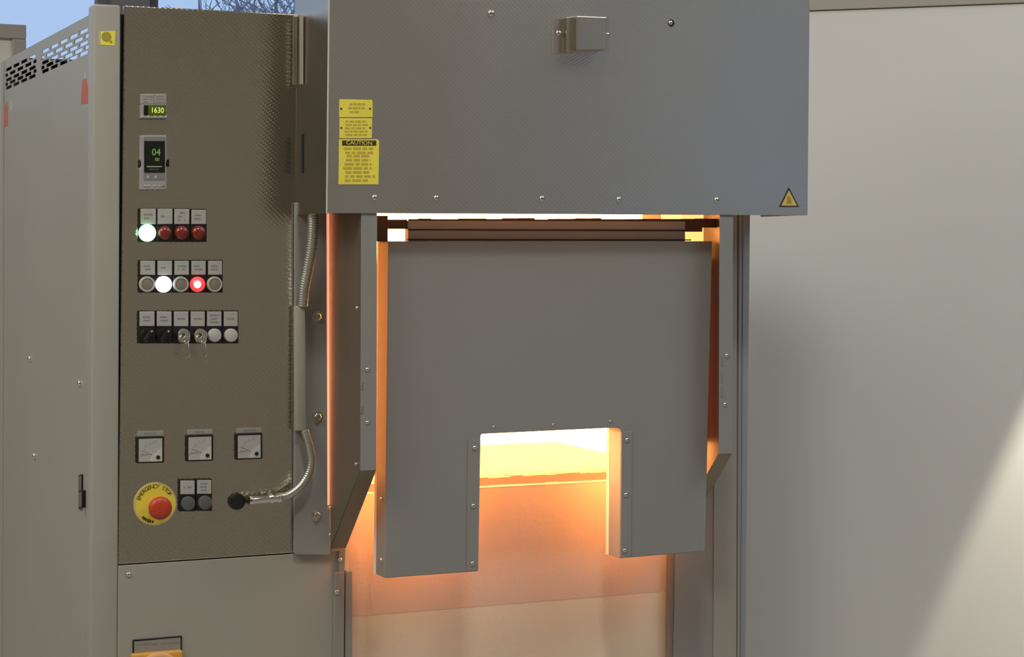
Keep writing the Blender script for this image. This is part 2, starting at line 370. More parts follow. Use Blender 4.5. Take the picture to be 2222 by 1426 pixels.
# front panel
pnl = MB().slab([(270, 11.5), (646, 31), (638, 1200), (256.5, 1225.5)], 0, .014).build('control_panel', emb, cab, .002, 2)
lp = MB().slab([(256, 1228), (637, 1203), (742, 1196), (739, 1426+620), (246, 1426+640)], -.001, .003)
lpo = MB().prism([at(256, 1227.5, -.001), at(741, 1195, -.001), Vector((at(738, 1426, 0).x, -.001, .02)), Vector((at(251, 1426, 0).x, -.001, .02))],
                 [at(256, 1227.5, .004), at(741, 1195, .004), Vector((at(738, 1426, 0).x, .004, .02)), Vector((at(251, 1426, 0).x, .004, .02))]).build('base_panel', paint, cab, .001)
screw(279, 1247, -.001, lpo, .9)
# hinge of the control panel
hg = MB().slab([(637, 34), (645.5, 34.5), (644.5, 184), (636, 184)], -.004, .004).build('hinge', plain, cab, .001)
MB().tube([at(648.5, 33, -.003), at(647.5, 190, -.003)], .0022, 8).build('hinge_pin', zinc, hg, smooth=True)

rng = random.Random(3)
def module(kind, x0, x1, y0, ym, y1, plate_px, c, r, state=None, label=None):
    """one panel device: black block with legend plate above and a lamp, cap or knob below"""
    Yb = -.0065
    d = MB().rect(x0+.4, y0, x1-.4, y1, Yb, .0065).build(kind, black, cab, .0008, 1, label=label)
    pp = MB().rect(plate_px[0], plate_px[1], plate_px[2], plate_px[3], Yb-.0012, .0012).build('legend_plate', plate, d, .0006, 1)
    b_ = MB(); w_ = plate_px[2]-plate_px[0]; h_ = plate_px[3]-plate_px[1]
    n_ = rng.choice((1, 2, 2, 3)); cy = (plate_px[1]+plate_px[3])/2
    bars(b_, plate_px[0]+w_*.18, cy-n_*h_*.12, plate_px[2]-w_*.15, cy+n_*h_*.12, Yb-.0014, n_, rng, .9, .5)
    if b_.v: b_.build('print', printm, d)
    P = at(c[0], c[1], Yb); s = r/1.19/1000
    if state in ('red', 'green', 'white', 'redlit'):
        m = {'red': redlens, 'green': lampg, 'white': lampw, 'redlit': lampr}[state]
        pr = [(s*1.03, 0), (s*1.03, .003), (s*.98, .0055), (s*.8, .0085), (s*.5, .0105), (s*.2, .0112)]
        MB().lathe(P, pr, 24).build('lens', m, d, smooth=True)
        if state == 'redlit':
            q = P + Vector((-.0028, -.0108, .0)); MB().lathe(q, [(s*.50, 0), (s*.50, .0014), (s*.3, .003), (s*.1, .0034)], 20).build('lit_core', lamprc, d, smooth=True)
    elif state == 'ring':
        MB().lathe(P, [(s*1.05, 0), (s*1.05, .005), (s*.98, .0075), (s*.80, .0075), (s*.76, .0055)], 26).build('ring', ringm, d, smooth=True)
        MB().lathe(P+Vector((0, -.0055, 0)), [(s*.75, 0), (s*.70, .0015), (s*.3, .0024), (s*.1, .0025)], 22).build('lens', clearlens, d, smooth=True)
    elif state in ('cap', 'grey'):
        MB().lathe(P, [(s, 0), (s, .006), (s*.95, .0075), (s*.9, .0078)], 26).build('push_cap', whitecap if state == 'cap' else greycap, d, smooth=True)
    elif state == 'knob':
        MB().lathe(P, [(s*1.05, 0), (s*1.0, .005), (s*.95, .006)], 24).build('collar', black, d, smooth=True)
        a = R(35); u = Vector((math.sin(a), 0, math.cos(a))); v = Vector((math.cos(a), 0, -math.sin(a)))
        f0 = [P+u*s*.95*i+v*s*.28*j+Vector((0, -.018, 0)) for i, j in ((-1, -1), (-1, 1), (1, 1), (1, -1))]
        MB().prism(f0, [p+Vector((0, .012, 0)) for p in f0]).build('lever', black, d, .0012)
        MB().prism([P+u*s*(.9 if i > 0 else .6)+v*s*.10*j+Vector((0, -.0184, 0)) for i, j in ((0, -1), (0, 1), (1, 1), (1, -1))],
                   [P+u*s*(.9 if i > 0 else .6)+v*s*.10*j+Vector((0, -.018, 0)) for i, j in ((0, -1), (0, 1), (1, 1), (1, -1))]).build('pointer', palep, d)
    elif state == 'lock':
        MB().lathe(P, [(s*1.12, 0), (s*1.12, .006), (s*1.0, .014), (s*1.0, .017), (s*.92, .0185), (s*.72, .0185), (s*.68, .0165), (s*.1, .0165)], 26).build('lock_barrel', chrome, d, smooth=True)
        MB().box(P.x-.0011, P.x+.0011, -.0235, -.0225, P.z-.005, P.z+.004).build('keyhole', dark, d)
    return d
# row 1
R1 = [('green', 320, 18, 'lit green indicator'), ('red', 358, 14.5, None), ('red', 394.5, 15, None), ('red', 431, 15, None)]
pl1 = [(305, 453, 338.5, 486.5), (342, 453, 374.5, 486.5), (378.3, 453.5, 411, 486.5), (415.5, 455.5, 447.5, 486.5)]
xb = [301.5, 340.2, 376.4, 413.2, 449]
for i, (s_, cx, r, lb) in enumerate(R1): module('indicator_light', xb[i], xb[i+1], 452 if i < 3 else 453.5, 488, 525, pl1[i], (cx-1, 505.5), r, s_, lb)
# row 2
R2 = [('ring', 319.5), ('white', 356), ('ring', 393), ('redlit', 429.5), ('ring', 466)]
xb = [301.5, 338.7, 375.5, 412.2, 448.5, 484]
for i, (s_, cx) in enumerate(R2):
    module('indicator_light', xb[i], xb[i+1], 564, 600, 635, (xb[i]+3.3, 566, xb[i+1]-2, 596.5), (cx-1.5, 617), 16 if s_ != 'white' else 17, s_, {'white': 'lit white indicator', 'redlit': 'lit red indicator'}.get(s_))
# row 3
R3 = [('knob', 318, 'rotary_switch'), ('knob', 354, 'rotary_switch'), ('lock', 394, 'key_switch'), ('lock', 430.5, 'key_switch'), ('cap', 464.5, 'push_button'), ('cap', 500, 'push_button')]
xb = [300, 337.5, 374.5, 411, 446.5, 482.8, 518]
for i, (s_, cx, nm) in enumerate(R3):
    module(nm, xb[i], xb[i+1], 674, 709, 745.5, (xb[i]+3, 676, xb[i+1]-2, 708), (cx, 727.5), 14.5, s_)
# dark pair below
for i, (px0, cx) in enumerate(((388.5, 407), (424.8, 443.5))):
    module('push_button', px0, px0+36, 1040.5-i, 1075, 1110-i, (px0+3, 1043-i, px0+34, 1073-i), (cx, 1092-i*1.5), 15, 'grey')
# keys in the locks
for i, (cx, lb) in enumerate(((394, 'small steel key hanging from the left key switch'), (430.5, 'small steel key hanging from the right key switch beside the white buttons'))):
    P = at(cx, 727.5, -.0065); Pk = P+Vector((0, -.0172, 0))
    k = thing('key', lb, 'key', Pk, 'keys in the key switches')
    MB().box(Pk.x-.0011, Pk.x+.0011, Pk.y-.012, Pk.y+.003, Pk.z-.004, Pk.z+.004).build('blade', chrome, k, .0004, 1)
    mb = MB(); q = Pk+Vector((.001, -.013, -.004))
    ang = [2*math.pi*j/16 for j in range(17)]
    mb.tube([q+Vector((math.cos(a)*.0052, 0, math.sin(a)*.0065-.003)) for a in ang], .0012, 6).build('bow', chrome, k, smooth=True)
    q2 = q+Vector((.002, -.001, -.0175))
    MB().tube([q2+Vector((math.cos(a)*.0045*.5, math.sin(a)*.003, math.sin(a)*.010)) for a in ang], .0007, 5).build('key_ring', zinc, k, smooth=True)
    MB().lathe(q2+Vector((.002, 0, -.013)), [(.0026, 0), (.0026, .002), (.0012, .0026)], 12).build('tag', chrome, k, smooth=True)
    if i: MB().lathe(q2+Vector((.0045, -.0005, -.0235)), [(.0018, 0), (.0018, .0015)], 10).build('tag', zinc, k, smooth=True)

# small digital controller
tcn = MB().rect(305.5, 226.5, 362, 257, -.010, .010).rect(307, 258, 360, 259.5, -.004, .004).build('temperature_display', bezel, cab, .0012)
cov = MB().slab([(305.5, 204), (361, 203.5), (361.5, 226), (305.5, 226)], -.0085, .0085).build('cover', mat('cover_grey', (.36, .345, .33), .35), tcn, .0008, 1)
bars(MB(), 311, 207, 332, 224, -.0088, 3, rng, .8, .3).rect(333, 204.5, 334.5, 225, -.0089, .0003).build('print', mat('cover_print', (.25, .235, .225), .5), tcn)
bars(MB(), 337, 207, 359, 224, -.0088, 3, rng, .8, .3).build('print', MT['cover_print'], tcn)
MB().rect(312, 228, 360, 250, -.0106, .0006).build('screen', screen, tcn)
MB().rect(322, 228.6, 359.6, 249.6, -.0109, .0003).build('backlight', scrg, tcn)
q = at(341.5, 239.7, -.0114); lettering('digits', '1630', .0140, q, segb, tcn, .86)
for j, x in enumerate((309, 322.5, 336, 349, 359.5)): MB().rect(x-2.6, 250.8, x+2.6, 255.2, -.0112, .0015).build('button', whitecap, tcn, .0004, 1)
# large controller
tc2 = MB()
tc2.slab([(305.5, 293.5), (361.5, 293.5), (361.8, 349), (360, 353), (360.4, 361), (362, 366), (361.5, 411), (304, 412), (304.4, 367), (307.6, 360), (307.4, 352), (305, 346)], -.011, .011)
tc2 = tc2.build('program_controller', bezel, cab, .0012)
MB().rect(312.5, 297.5, 358, 306, -.0116, .0006).build('header', keypad, tc2)
MB().rect(312.8, 306.5, 358, 374.5, -.0118, .0008).build('screen', screen, tc2)
lettering('digits', '04', .0175, at(339, 331, -.0122), segd, tc2, .92)
lettering('digits', '00', .0085, at(341, 346.5, -.0122), segd, tc2, .95)
MB().rect(318.5, 360.6, 351.5, 362.6, -.0121, .0003).build('bar', segw, tc2)
bars(MB(), 322, 365, 348, 370, -.0121, 1, rng, 1, .6).build('print', mat('dim_print', (.06, .09, .06), .5), tc2)
MB().rect(312, 376, 358, 391, -.0116, .0006).build('keypad', keypad, tc2)
for x in (321, 338): 
    p = [(x-3.4, 384), (x, 380), (x+3.4, 384), (x, 388)]; MB().slab(p, -.0122, .0006).build('button', ringm, tc2)
for x in (315, 323.5, 336, 347.5, 355): MB().rect(x-2.2, 401.5, x+2.2, 405, -.0124, .0014).build('button', ringm if x < 350 else keypad, tc2, .0003, 1)
for x, y in ((304.6, 356), (365.5, 355)): MB().rect(x-2, y-9, x+2, y+7, -.006, .006).build('clip', black, tc2, .0008, 1)

# three analogue meters
for x0, y0, x1, y1, l in ((296.5, 948, 356.5, 1005.5, (298, 935, 354.5, 946.5)), (404.5, 944.3, 463.2, 1001.5, (406, 931.5, 461, 942.5)), (511.8, 940.8, 569.8, 997.6, (513, 928, 567, 939.5))):
    w_, h_ = x1-x0, y1-y0; sk = -2.0
    def sq(u0, v0, u1, v1): return [(x0+u0*w_, y0+v0*h_+sk*u0), (x0+u1*w_, y0+v0*h_+sk*u1), (x0+u1*w_, y0+v1*h_+sk*u1), (x0+u0*w_, y0+v1*h_+sk*u0)]
    me_ = MB().slab(sq(0, 0.01, 1, 1.01), -.006, .006).build('analogue_meter', black, cab, .0012, 1)
    MB().slab(sq(.08, .09, .925, .955), -.0072, .0015).build('dial', plate, me_)
    wh = sq(0, 0, 1, 1)
    tri = MB(); pts = [(.50, .955), (.52, .80), (.60, .66), (.72, .60), (.80, .52), (.925, .44), (.925, .955)]
    tri.slab([(x0+u*w_, y0+v*h_+sk*u) for u, v in pts], -.0078, .0006).build('cover', mat('meter_cover', (.55, .54, .51), .4) if 'meter_cover' not in MT else MT['meter_cover'], me_)
    P = at(x0+.775*w_, y0+.80*h_-1.6, -.0078); MB().lathe(P, [(.0036, 0), (.0036, .0012), (.003, .0016)], 16).build('adjuster', black, me_, smooth=True)
    arc = MB(); C0 = (x0+.76*w_, y0+.82*h_)
    for j in range(9):
        a = R(8+j*9.3); r1, r2 = .56*w_, (.62 if j % 2 else .66)*w_
        pts = [(C0[0]-math.cos(a+da)*r, C0[1]-math.sin(a+da)*r) for da, r in ((-.012, r1), (.012, r1), (.012, r2), (-.012, r2))]
        arc.slab(pts, -.0075, .0003)
    arc.rect(x0+.17*w_, y0+.665*h_, x0+.42*w_, y0+.695*h_, -.0075, .0003)
    arc.build('scale', printm, me_)
    MB().slab([(C0[0]-3, C0[1]-4), (C0[0]-2, C0[1]-5), (x0+.2*w_, y0+.52*h_), (x0+.2*w_, y0+.54*h_)], -.0076, .0003).build('needle', mat('needle_brown', (.30, .22, .16), .5) if 'needle_brown' not in MT else MT['needle_brown'], me_)
    MB().slab([(l[0], l[1]+.8), (l[2], l[1]-.8), (l[2], l[3]-1.0), (l[0], l[3]+.6)], -.0016, .0016).build('label_strip', mat('strip_grey', (.33, .33, .30), .5) if 'strip_grey' not in MT else MT['strip_grey'], me_)
    bars(MB(), l[0]+12, l[1]+3, l[2]-8, l[3]-3, -.0019, 1, rng, 1, .6).build('print', printm, me_)

# emergency stop
ec = at(336, 1093.5, 0)
es = MB().lathe(ec, [(.0385, 0), (.0385, .002), (.0378, .0026), (.012, .0026)], 48).build('emergency_stop', yring, cab, smooth=True)
MB().lathe(ec+Vector((0, -.0026, 0)), [(.0384, -.0004), (.0384, .0004), (.0362, .0004), (.0362, -.0004)], 48).build('rim', mat('ring_pale', (.60, .52, .25), .5), es, smooth=True)
MB().lathe(ec+Vector((.001, -.0028, -.002)), [(.0135, 0), (.0135, .020), (.0120, .022)], 28).build('stem', mat('stem_orange', (.62, .28, .04), .45), es, smooth=True)
MB().lathe(ec+Vector((.0022, -.0240, -.0042)), [(.0135, -.002), (.0195, .001), (.0208, .006), (.0205, .010), (.0185, .0135), (.014, .0160), (.008, .0172), (.002, .0175)], 36).build('mushroom_button', red, es, smooth=True)
bm_all = bmesh.new()
def arctext(s, r, a0, a1, size, flip=False):
    for i, ch in enumerate(s):
        if ch == ' ': continue
        a = R(a0+(a1-a0)*i/(len(s)-1)); me = text_bm(ch, size)
        p = ec + Vector((math.cos(a)*r, -.0028, math.sin(a)*r)); rot = (a-math.pi/2) if not flip else (a+math.pi/2)
        me.transform(Matrix.Translation(p) @ Matrix.Rotation(-rot, 4, 'Y') @ Matrix.Rotation(R(90), 4, 'X')); bm_all.from_mesh(me); bpy.data.meshes.remove(me)
arctext('EMERGENCY STOP', .0312, 160, 32, .0095)
worn = MB()
for a_ in (226, 233, 240, 247, 254, 262):
    q = R(a_); u = Vector((math.cos(q), 0, math.sin(q))); v = Vector((-math.sin(q), 0, math.cos(q)))
    f0 = [ec+u*(.0318+i*(.0030 if a_ % 2 else .0022))+v*j*.0014+Vector((0, -.0031, 0)) for i, j in ((-1, -1), (-1, 1), (1, 1), (1, -1))]
    worn.prism(f0, [p+Vector((0, .0003, 0)) for p in f0])
worn.build('print', inkd, es)
me = bpy.data.meshes.new('lettering'); bm_all.to_mesh(me); bm_all.free(); me.materials.append(inkd); link('lettering', me, es)
# main switch at the bottom
ms = MB().slab([(288, 1389), (395, 1380), (395, 1426), (288, 1432)], -.004, .003).build('main_switch', black, lpo if False else cab, .0008, 1)
MB().slab([(291.5, 1393), (391.5, 1384), (391.5, 1424), (291.5, 1430)], -.0052, .0012).build('legend_plate', mat('switch_legend', (.28, .265, .24), .45), ms)
b_ = MB(); 
for (a, b2, dy) in ((297, 322, 0), (324, 330, -.6), (332, 341, -1), (349, 360, -2), (363, 369, -2.5), (371, 377, -3.2), (379, 387, -3.6)): b_.slab([(a, 1396.5+dy), (b2, 1395+dy), (b2, 1399+dy), (a, 1400.5+dy)], -.0055, .0003)
b_.build('print', printm, ms)
base = MB().slab([(287, 1421), (397, 1412), (397, 1508), (287, 1524)], -.016, .016).build('switch_base', yorange, ms, .003)
mc = at(344, 1464, -.016)
MB().lathe(mc, [(.040, 0), (.040, .004), (.037, .006), (.034, .0065)], 36).build('dial', mat('switch_dial', (.75, .42, .18), .35), ms, smooth=True)
MB().lathe(mc+Vector((0, -.006, 0)), [(.031, 0), (.030, .008), (.026, .012)], 30).build('rotary_knob', rotor, ms, smooth=True)

# flexible conduit running from the panel up under the hood
con = thing('flexible_conduit', 'bent ribbed metal conduit plugged into the control panel beside the furnace', 'conduit', at(513, 1088, 0))
def spline(pts, n):
    P = [Vector(p) for p in pts]; P = [P[0]*2-P[1]]+P+[P[-1]*2-P[-2]]; out = []
    for i in range(1, len(P)-2):
        for k in range(n):
            t = k/n; a, b, c, d = P[i-1:i+3]
            out.append(.5*((2*b)+(c-a)*t+(2*a-5*b+4*c-d)*t*t+(3*b-a-3*c+d)*t*t*t))
    out.append(P[-2]); return out
def hose(pts, r):
    s = spline(pts, 24); L = sum((s[i+1]-s[i]).length for i in range(len(s)-1)); N = int(L/.0015)
    acc = [0]
    for i in range(len(s)-1): acc.append(acc[-1]+(s[i+1]-s[i]).length)
    q = []; j = 0
    for k in range(N+1):
        t = L*k/N
        while j < len(acc)-2 and acc[j+1] < t: j += 1
        q.append(s[j].lerp(s[j+1], (t-acc[j])/max(1e-9, acc[j+1]-acc[j])))
    return q, (lambda i: r*(1+(.05 if i % 3 == 1 else (-.03 if i % 3 == 0 else 0))))
q, rf = hose([at(606, 1080, -.028), at(628, 1074, -.030), at(652, 1056, -.033), at(669, 1030, -.034), at(676, 1002, -.034), at(671, 968, -.032), at(661, 934, -.027)], .0075)
MB().tube(q, rf, 12).build('hose', conduitm, con, smooth=True)
q, rf = hose([at(657, 664, -.026), at(660, 628, -.032), at(668, 585, -.040), at(676, 540, -.050), at(679, 500, -.056), at(679, 455, -.060)], .0098)
MB().tube(q, rf, 12).build('hose', conduitm, con, smooth=True)
def rod(a, b, prof, name, m, n=16):
    a = Vector(a); d = Vector(b)-a; mb = MB(); pts = [a+d*t for t, r in prof]; rr = [r for t, r in prof]
    mb.tube(pts, lambda i: rr[i], n).build(name, m, con, smooth=True)
A, B = at(541, 1087, -.024), at(612, 1080, -.028)
rod(A, B, [(0, .0075), (.04, .0082), (.08, .0088), (.12, .0078), (.60, .0078), (.605, .0098), (.70, .0104), (.705, .0084), (.84, .0084), (.845, .0110), (.95, .0110), (1, .0085)], 'plug', chrome, 20)
MB().lathe(at(513, 1088, 0), [(.0155, 0), (.0155, .005), (.0145, .008), (.012, .009)], 28).build('socket_cap', black, con, smooth=True)
MB().lathe(at(540, 1088, 0), [(.0050, 0), (.0050, .0235), (.004, .025)], 14).build('socket_pin', black, con, smooth=True)

# ------------------------------------------------------------------ furnace
fur = thing('chamber_furnace', 'steel chamber furnace glowing orange behind a raised notched door under a hood', 'furnace', (.9, .45, 0))
YH, YG, YD = -.178, -.166, -.130
# chamber: hot box behind the front frame
XM0, XM1 = .447, 1.192
zsill = at(1044, 1037, .02).z; zgap = at(1044, 1057, .02).z; ZM1 = 1.76
MB().box(XM0, XM1, .60, .62, zsill-.02, ZM1).box(XM0-.02, XM0, .10, .62, zsill-.02, ZM1).box(XM1, XM1+.02, .10, .62, zsill-.02, ZM1).box(XM0-.02, XM1+.02, .10, .62, ZM1, ZM1+.02).build('chamber_wall', hot_hi, fur, label='white hot chamber interior')
MB().box(XM0-.02, XM1+.02, .055, .62, zsill-.03, zsill-.0).build('hearth', hot_mid, fur, label='yellow hot hearth')
# refractory ring around the mouth
MB().box(XM0, .515, .022, .10, zsill, ZM1).box(.515, 1.150, .022, .10, 1.695, ZM1).build('mouth_block', hot_face, fur, label='orange hot refractory rim')
MB().box(1.150, XM1, .022, .10, zsill, ZM1).build('mouth_block', mat('unlit_refractory', (.16, .10, .07), .9), fur)  # right rim made dark without glow, to dim the right guard
MB().box(.366, .4465, .002, .020, .04, 1.9).box(.4465, 1.335, .0, .020, 1.762, 1.9).build('front_sheet', dpaint, fur)
# sill brick with ragged edge, joint and lower fibre panel
sill = MB(); rg = random.Random(5); n_ = 30
for i in range(n_):
    x0 = XM0+(XM1-XM0)*i/n_; x1 = XM0+(XM1-XM0)*(i+1)/n_; dz = rg.uniform(-.0018, .0012)
    sill.box(x0, x1, .020+rg.uniform(0, .001), .055, zgap+.0015, zsill+dz)
sill.build('sill_brick', hot_low, fur)
jt = MB()
for i in range(n_):
    x0 = XM0+(XM1-XM0)*i/n_; x1 = XM0+(XM1-XM0)*(i+1)/n_; jt.box(x0, x1, .019, .05, zgap-.0012-rg.uniform(0, .0006), zgap+.0012+rg.uniform(0, .0010))
jt.build('joint', hot_gap, fur)
zseam = at(1200, 1303, .02).z; XB = at(1459, 1300, .02).x
MB().box(XM0+.003, XB, .020, .050, zseam+.0001, zgap-.0014).build('fibre_board', mat('reddish_board', (.74, .56, .46), .85, bump=(120, .25), vary=.03, vscale=5), fur, label='reddish fibre board just below the furnace mouth')  # redder board above the seam, paler one below
MB().box(XM0+.003, XB, .0204, .050, .04, zseam).build('fibre_board', fibre, fur, label='pale beige fibre board under the reddish one')
MB().box(1.150, 1.200, YD+.066, .020, at(1545, 962, -.1).z, 1.6).build('glow_blocker', hot('dull_red_blocker', .38, (1.0, .17, .09)), fur, label='added dull red block that shields the side guard from the glow')  # added block, keeps mouth glow off the right guard and tints it red
MB().box(1.150, 1.2025, YD+.066, .020, 1.601, 1.70).build('mouth_block', hot('bright_orange_glow', 1.9, (1.0, .42, .12)), fur)  # added glowing block, stands for furnace light on the guard plate
# outer case
case = MB().box(.385, 1.335, .66, .68, .02, 1.9).box(.372, .385, .030, .66, .02, 1.9).box(1.322, 1.335, .02, .66, .02, 1.9).box(.372, 1.335, .10, .68, 1.9, 1.92).box(.372, 1.335, .02, .68, .0, .02)
case.build('case', dpaint, fur)
# front pieces at the right: post, column, ribbed corner
MB().slab([(1468, 1085), (1506, 1085), (1506, 1046), (1551, 1043), (1548, 1440), (1462, 1440)], -.001, .018).build('frame_post', dpaint, fur, .001)
MB().slab([(1457, 1085), (1468, 1084), (1463, 1440), (1452, 1440)], .002, .016).build('post_lining', mat('lining_grey', (.22, .20, .18), .6), fur)
def toground(px_top, px_bot, Y, d, mb=None, zb=.02):
    a0, a1 = at(*px_top[0], Y), at(*px_top[1], Y); b0, b1 = at(*px_bot[0], Y), at(*px_bot[1], Y)
    k = lambda a, b: Vector((a.x+(b.x-a.x)*(a.z-zb)/(a.z-b.z), Y, zb))
    f_ = [k(a0, b0), k(a1, b1), a1, a0]; return (mb or MB()).prism(f_, [p+Vector((0, d, 0)) for p in f_])
toground([(1551, 440), (1600, 440)], [(1549, 1426), (1598, 1426)], -.004, .02).build('column', paint, fur, .001)
rib = toground([(1602, 440), (1629, 440)], [(1598.5, 1426), (1619, 1426)], -.0015, .03).build('corner_column', bpaint, fur, .003, 3, smooth=True)
for k, (xa, xb_) in enumerate(((1604, 1609), (1612.5, 1617))):
    toground([(xa, 440), (xb_, 440)], [(xa-4-k, 1426), (xb_-5-k*2, 1426)], -.0035, .003).build('rib', bpaint, rib, .0008)
MB().box(1.31, 1.346, .03, .66, .02, 1.9).build('side_cover', dpaint, fur)
# bracket strip left of the mouth
br = MB().slab([(641, 440), (709, 440), (711, 1100), (716, 1110), (718.5, 1200), (715, 1205), (643, 1204), (639, 1200)], -.012, .010).build('bracket_plate', dpaint, fur, .0012, label='grey vertical bracket plate')
MB().slab([(641.5, 664), (663.5, 664), (666, 936), (642, 936)], -.030, .018).build('conduit_cover', paint, fur, .004, 2, smooth=True)
for p in ((688, 687), (688, 904), (686, 1118)): bolt(*p, -.012, br)
MB().rect(709.6, 463, 714.2, 1096, -.008, .004, 1).build('leak_strip', leak_glow, fur, label='red vertical line of furnace light leaking through a slot')  # emissive strip stands for furnace light leaking through the slot
# side guards: plate, front flange, sloping lower flange
GX0 = atx(718, 900, 0).x if False else at(718, 900, -.012).x
YG = atx(782, 900, GX0).y
def guard(X, out, tz, bz_front, bz_rear, fl, sgn, name):
    """plate on x = X from the bracket to the front, flange fl wide turned inwards"""
    y0, y1 = YG, -.013; t = .002
    pl_ = [(X, y0, tz), (X, y0, bz_front), (X, y1, bz_rear), (X, y1, tz)]
    gp = MB().prism([Vector(p) for p in pl_], [Vector(p)+Vector((t*sgn, 0, 0)) for p in pl_]).build(name, guardm, fur)
    xa, xb_ = sorted((X, X+fl*sgn)); MB().box(xa, xb_, y0-.0015, y0, bz_front, tz).build('flange', dpaint, gp, .0004, 1)
    f_ = [Vector((xa, y0-.0012, bz_front)), Vector((xb_, y0-.0012, bz_front)), Vector((xb_+.001*0, y1, bz_rear)), Vector((xa, y1, bz_rear))]
    MB().prism(f_, [p+Vector((0, .0012, .0012)) for p in f_]).build('sloping_flange', plain if False else guardm, gp)
    return gp
zf = at(798, 1021, YG).z; zr = at(735, 1190, -.013).z
gl_ = guard(GX0, 0, 1.72, zf, zr, .030, 1, 'side_guard')
GX1 = at(1589, 800, YG).x
gr_ = guard(GX1, 0, 1.72, zf, zr, .030, -1, 'side_guard')
for p in ((775, 668), (773, 1007)): screwx(p[0], p[1], GX0, gl_, .6)
for p in ((716.5, 1103), (716.5, 1161)): screw(p[0], p[1], -.0125, gl_, .7)
for p in ((797, 802), (797, 917)): screw(p[0], p[1], YG-.0015, gl_, .75)
for p in ((1577, 772), (1573, 878)): screw(p[0], p[1], YG-.0015, gr_, .8)
for p in ((785.5, 838), (785, 890)): MB().rect(p[0]-2, p[1]-9, p[0]+2, p[1]+8, YG-.0030, .0015).build('clip', zinc, gl_, .0006, 1)
for y_ in (772, 808, 840): MB().rect(1565.5, y_, 1568.5, y_+22, YG-.0024, .0012).build('clip', plain, gr_)
# lower left post
po = toground([(727, 1243), (748, 1241)], [(724.5, 1426), (746.5, 1426)], -.010, .008, zb=.03).build('frame_post', dpaint, fur, .001)
toground([(749.5, 1241), (764.5, 1240)], [(749, 1426), (764.5, 1426)], -.008, .012, zb=.03).build('post_edge', dpaint, po, .001)
MB().slab([(719, 1183), (750, 1181), (747, 1240), (736, 1241), (736, 1196), (719, 1198)], -.006, .005).build('post_tab', dpaint, po)
MB().slab([(746, 1185), (757.5, 1184), (757, 1239), (746.5, 1239)], -.0045, .012).build('fibre_edge', fibre, po)
screw(738, 1215, -.0065, po, .85); screw(731, 1285, -.0105, po, .9)

# lifting door with notch
DL, DR = 843, 1546
out = [(DL, 523.5), (DR, 523.5), (1530, 1196.5), (1345, 1212), (1347.5, 938), (1346, 931), (1341, 928), (1046, 942), (1043.5, 946), (1038, 1240), (835, 1255)]
a = [at(x, y, YD) for x, y in out]
TD = .047
dm = MB()
dm.prism(a, [p+Vector((0, TD, 0)) for p in a])
door = dm.build('lifting_door', dpaint, fur, .0015, 2, label='grey notched lifting door')
inn = [(p-Vector((.86, 0, 1.4)))*0.985+Vector((.86, 0, 1.4)) for p in a]
b_ = [Vector((p.x, YD+TD+.0005, p.z)) for p in a]
ax = [v.copy() for v in b_]
MB().prism(ax, [p+Vector((0, .012, 0)) for p in ax]).build('door_lining', lining, door)
# edge strips beside the notch
MB().slab([(1015.5, 955), (1041.5, 951), (1036.5, 1238), (1013, 1240)], YD-.0018, .0018).build('notch_strip', dpaint, door, .0004, 1)
MB().slab([(1349, 938), (1372, 936), (1369, 1209), (1347, 1211)], YD-.0018, .0018).build('notch_strip', dpaint, door, .0004, 1)
for p in ((1029.5, 972), (1027, 1098), (1025, 1223), (1360.5, 955), (1358, 1074), (1355.5, 1195)): screw(p[0], p[1], YD-.0018, door, .85)
for p in ((1071, 927), (1200, 921.5), (1324, 914.5)): screw(p[0], p[1], YD, door, .5)
XDL = at(838, 1100, YD).x
for y_, k in ((1216, .8), (1083, .6)): screwx(828, y_, XDL-.002, door, k)
# carrier bar on top of the door
cbY = YD+.010
cb = MB().slab([(886, 479), (1487, 480.5), (1487, 527), (886, 527)], cbY, .018).build('carrier_bar', dpaint, door, .001, label='dark grey carrier bar across the door top')
MB().slab([(886, 497), (1487, 498.5), (1487, 502), (886, 500)], cbY-.001, .001).build('groove', dark, cb)
MB().slab([(884, 518.5), (1500, 519.5), (1500, 522), (884, 521)], cbY-.0016, .0016).build('groove', dark, cb)
for x0, x1, y0, y1 in ((846, 884, 476.5, 497), (1487, 1524, 480, 503), (1527, 1556, 476, 494)):
    MB().rect(x0, y0, x1, y1, cbY+.004, .012).build('carrier_bracket', mat('scorched_steel', (.06, .035, .028), .7) if 'scorched_steel' not in MT else MT['scorched_steel'], door)
MB().rect(819, 468, 841.5, 524, cbY+.006, .03).build('guide_rail', MT['scorched_steel'], fur)
MB().rect(1557.5, 468, 1565, 540, cbY+.006, .03).build('guide_rail', MT['scorched_steel'], fur)
# ragged scorched fringe above the bar
fr_ = MB(); x = 888
while x < 1556:
    l = rg.uniform(14, 60); d = rg.uniform(472.5, 476); fr_.rect(x, d, min(1556, x+l), 481, cbY+.007, .006); x += l
fr_.build('scorched_edge', MT['scorched_steel'], door)

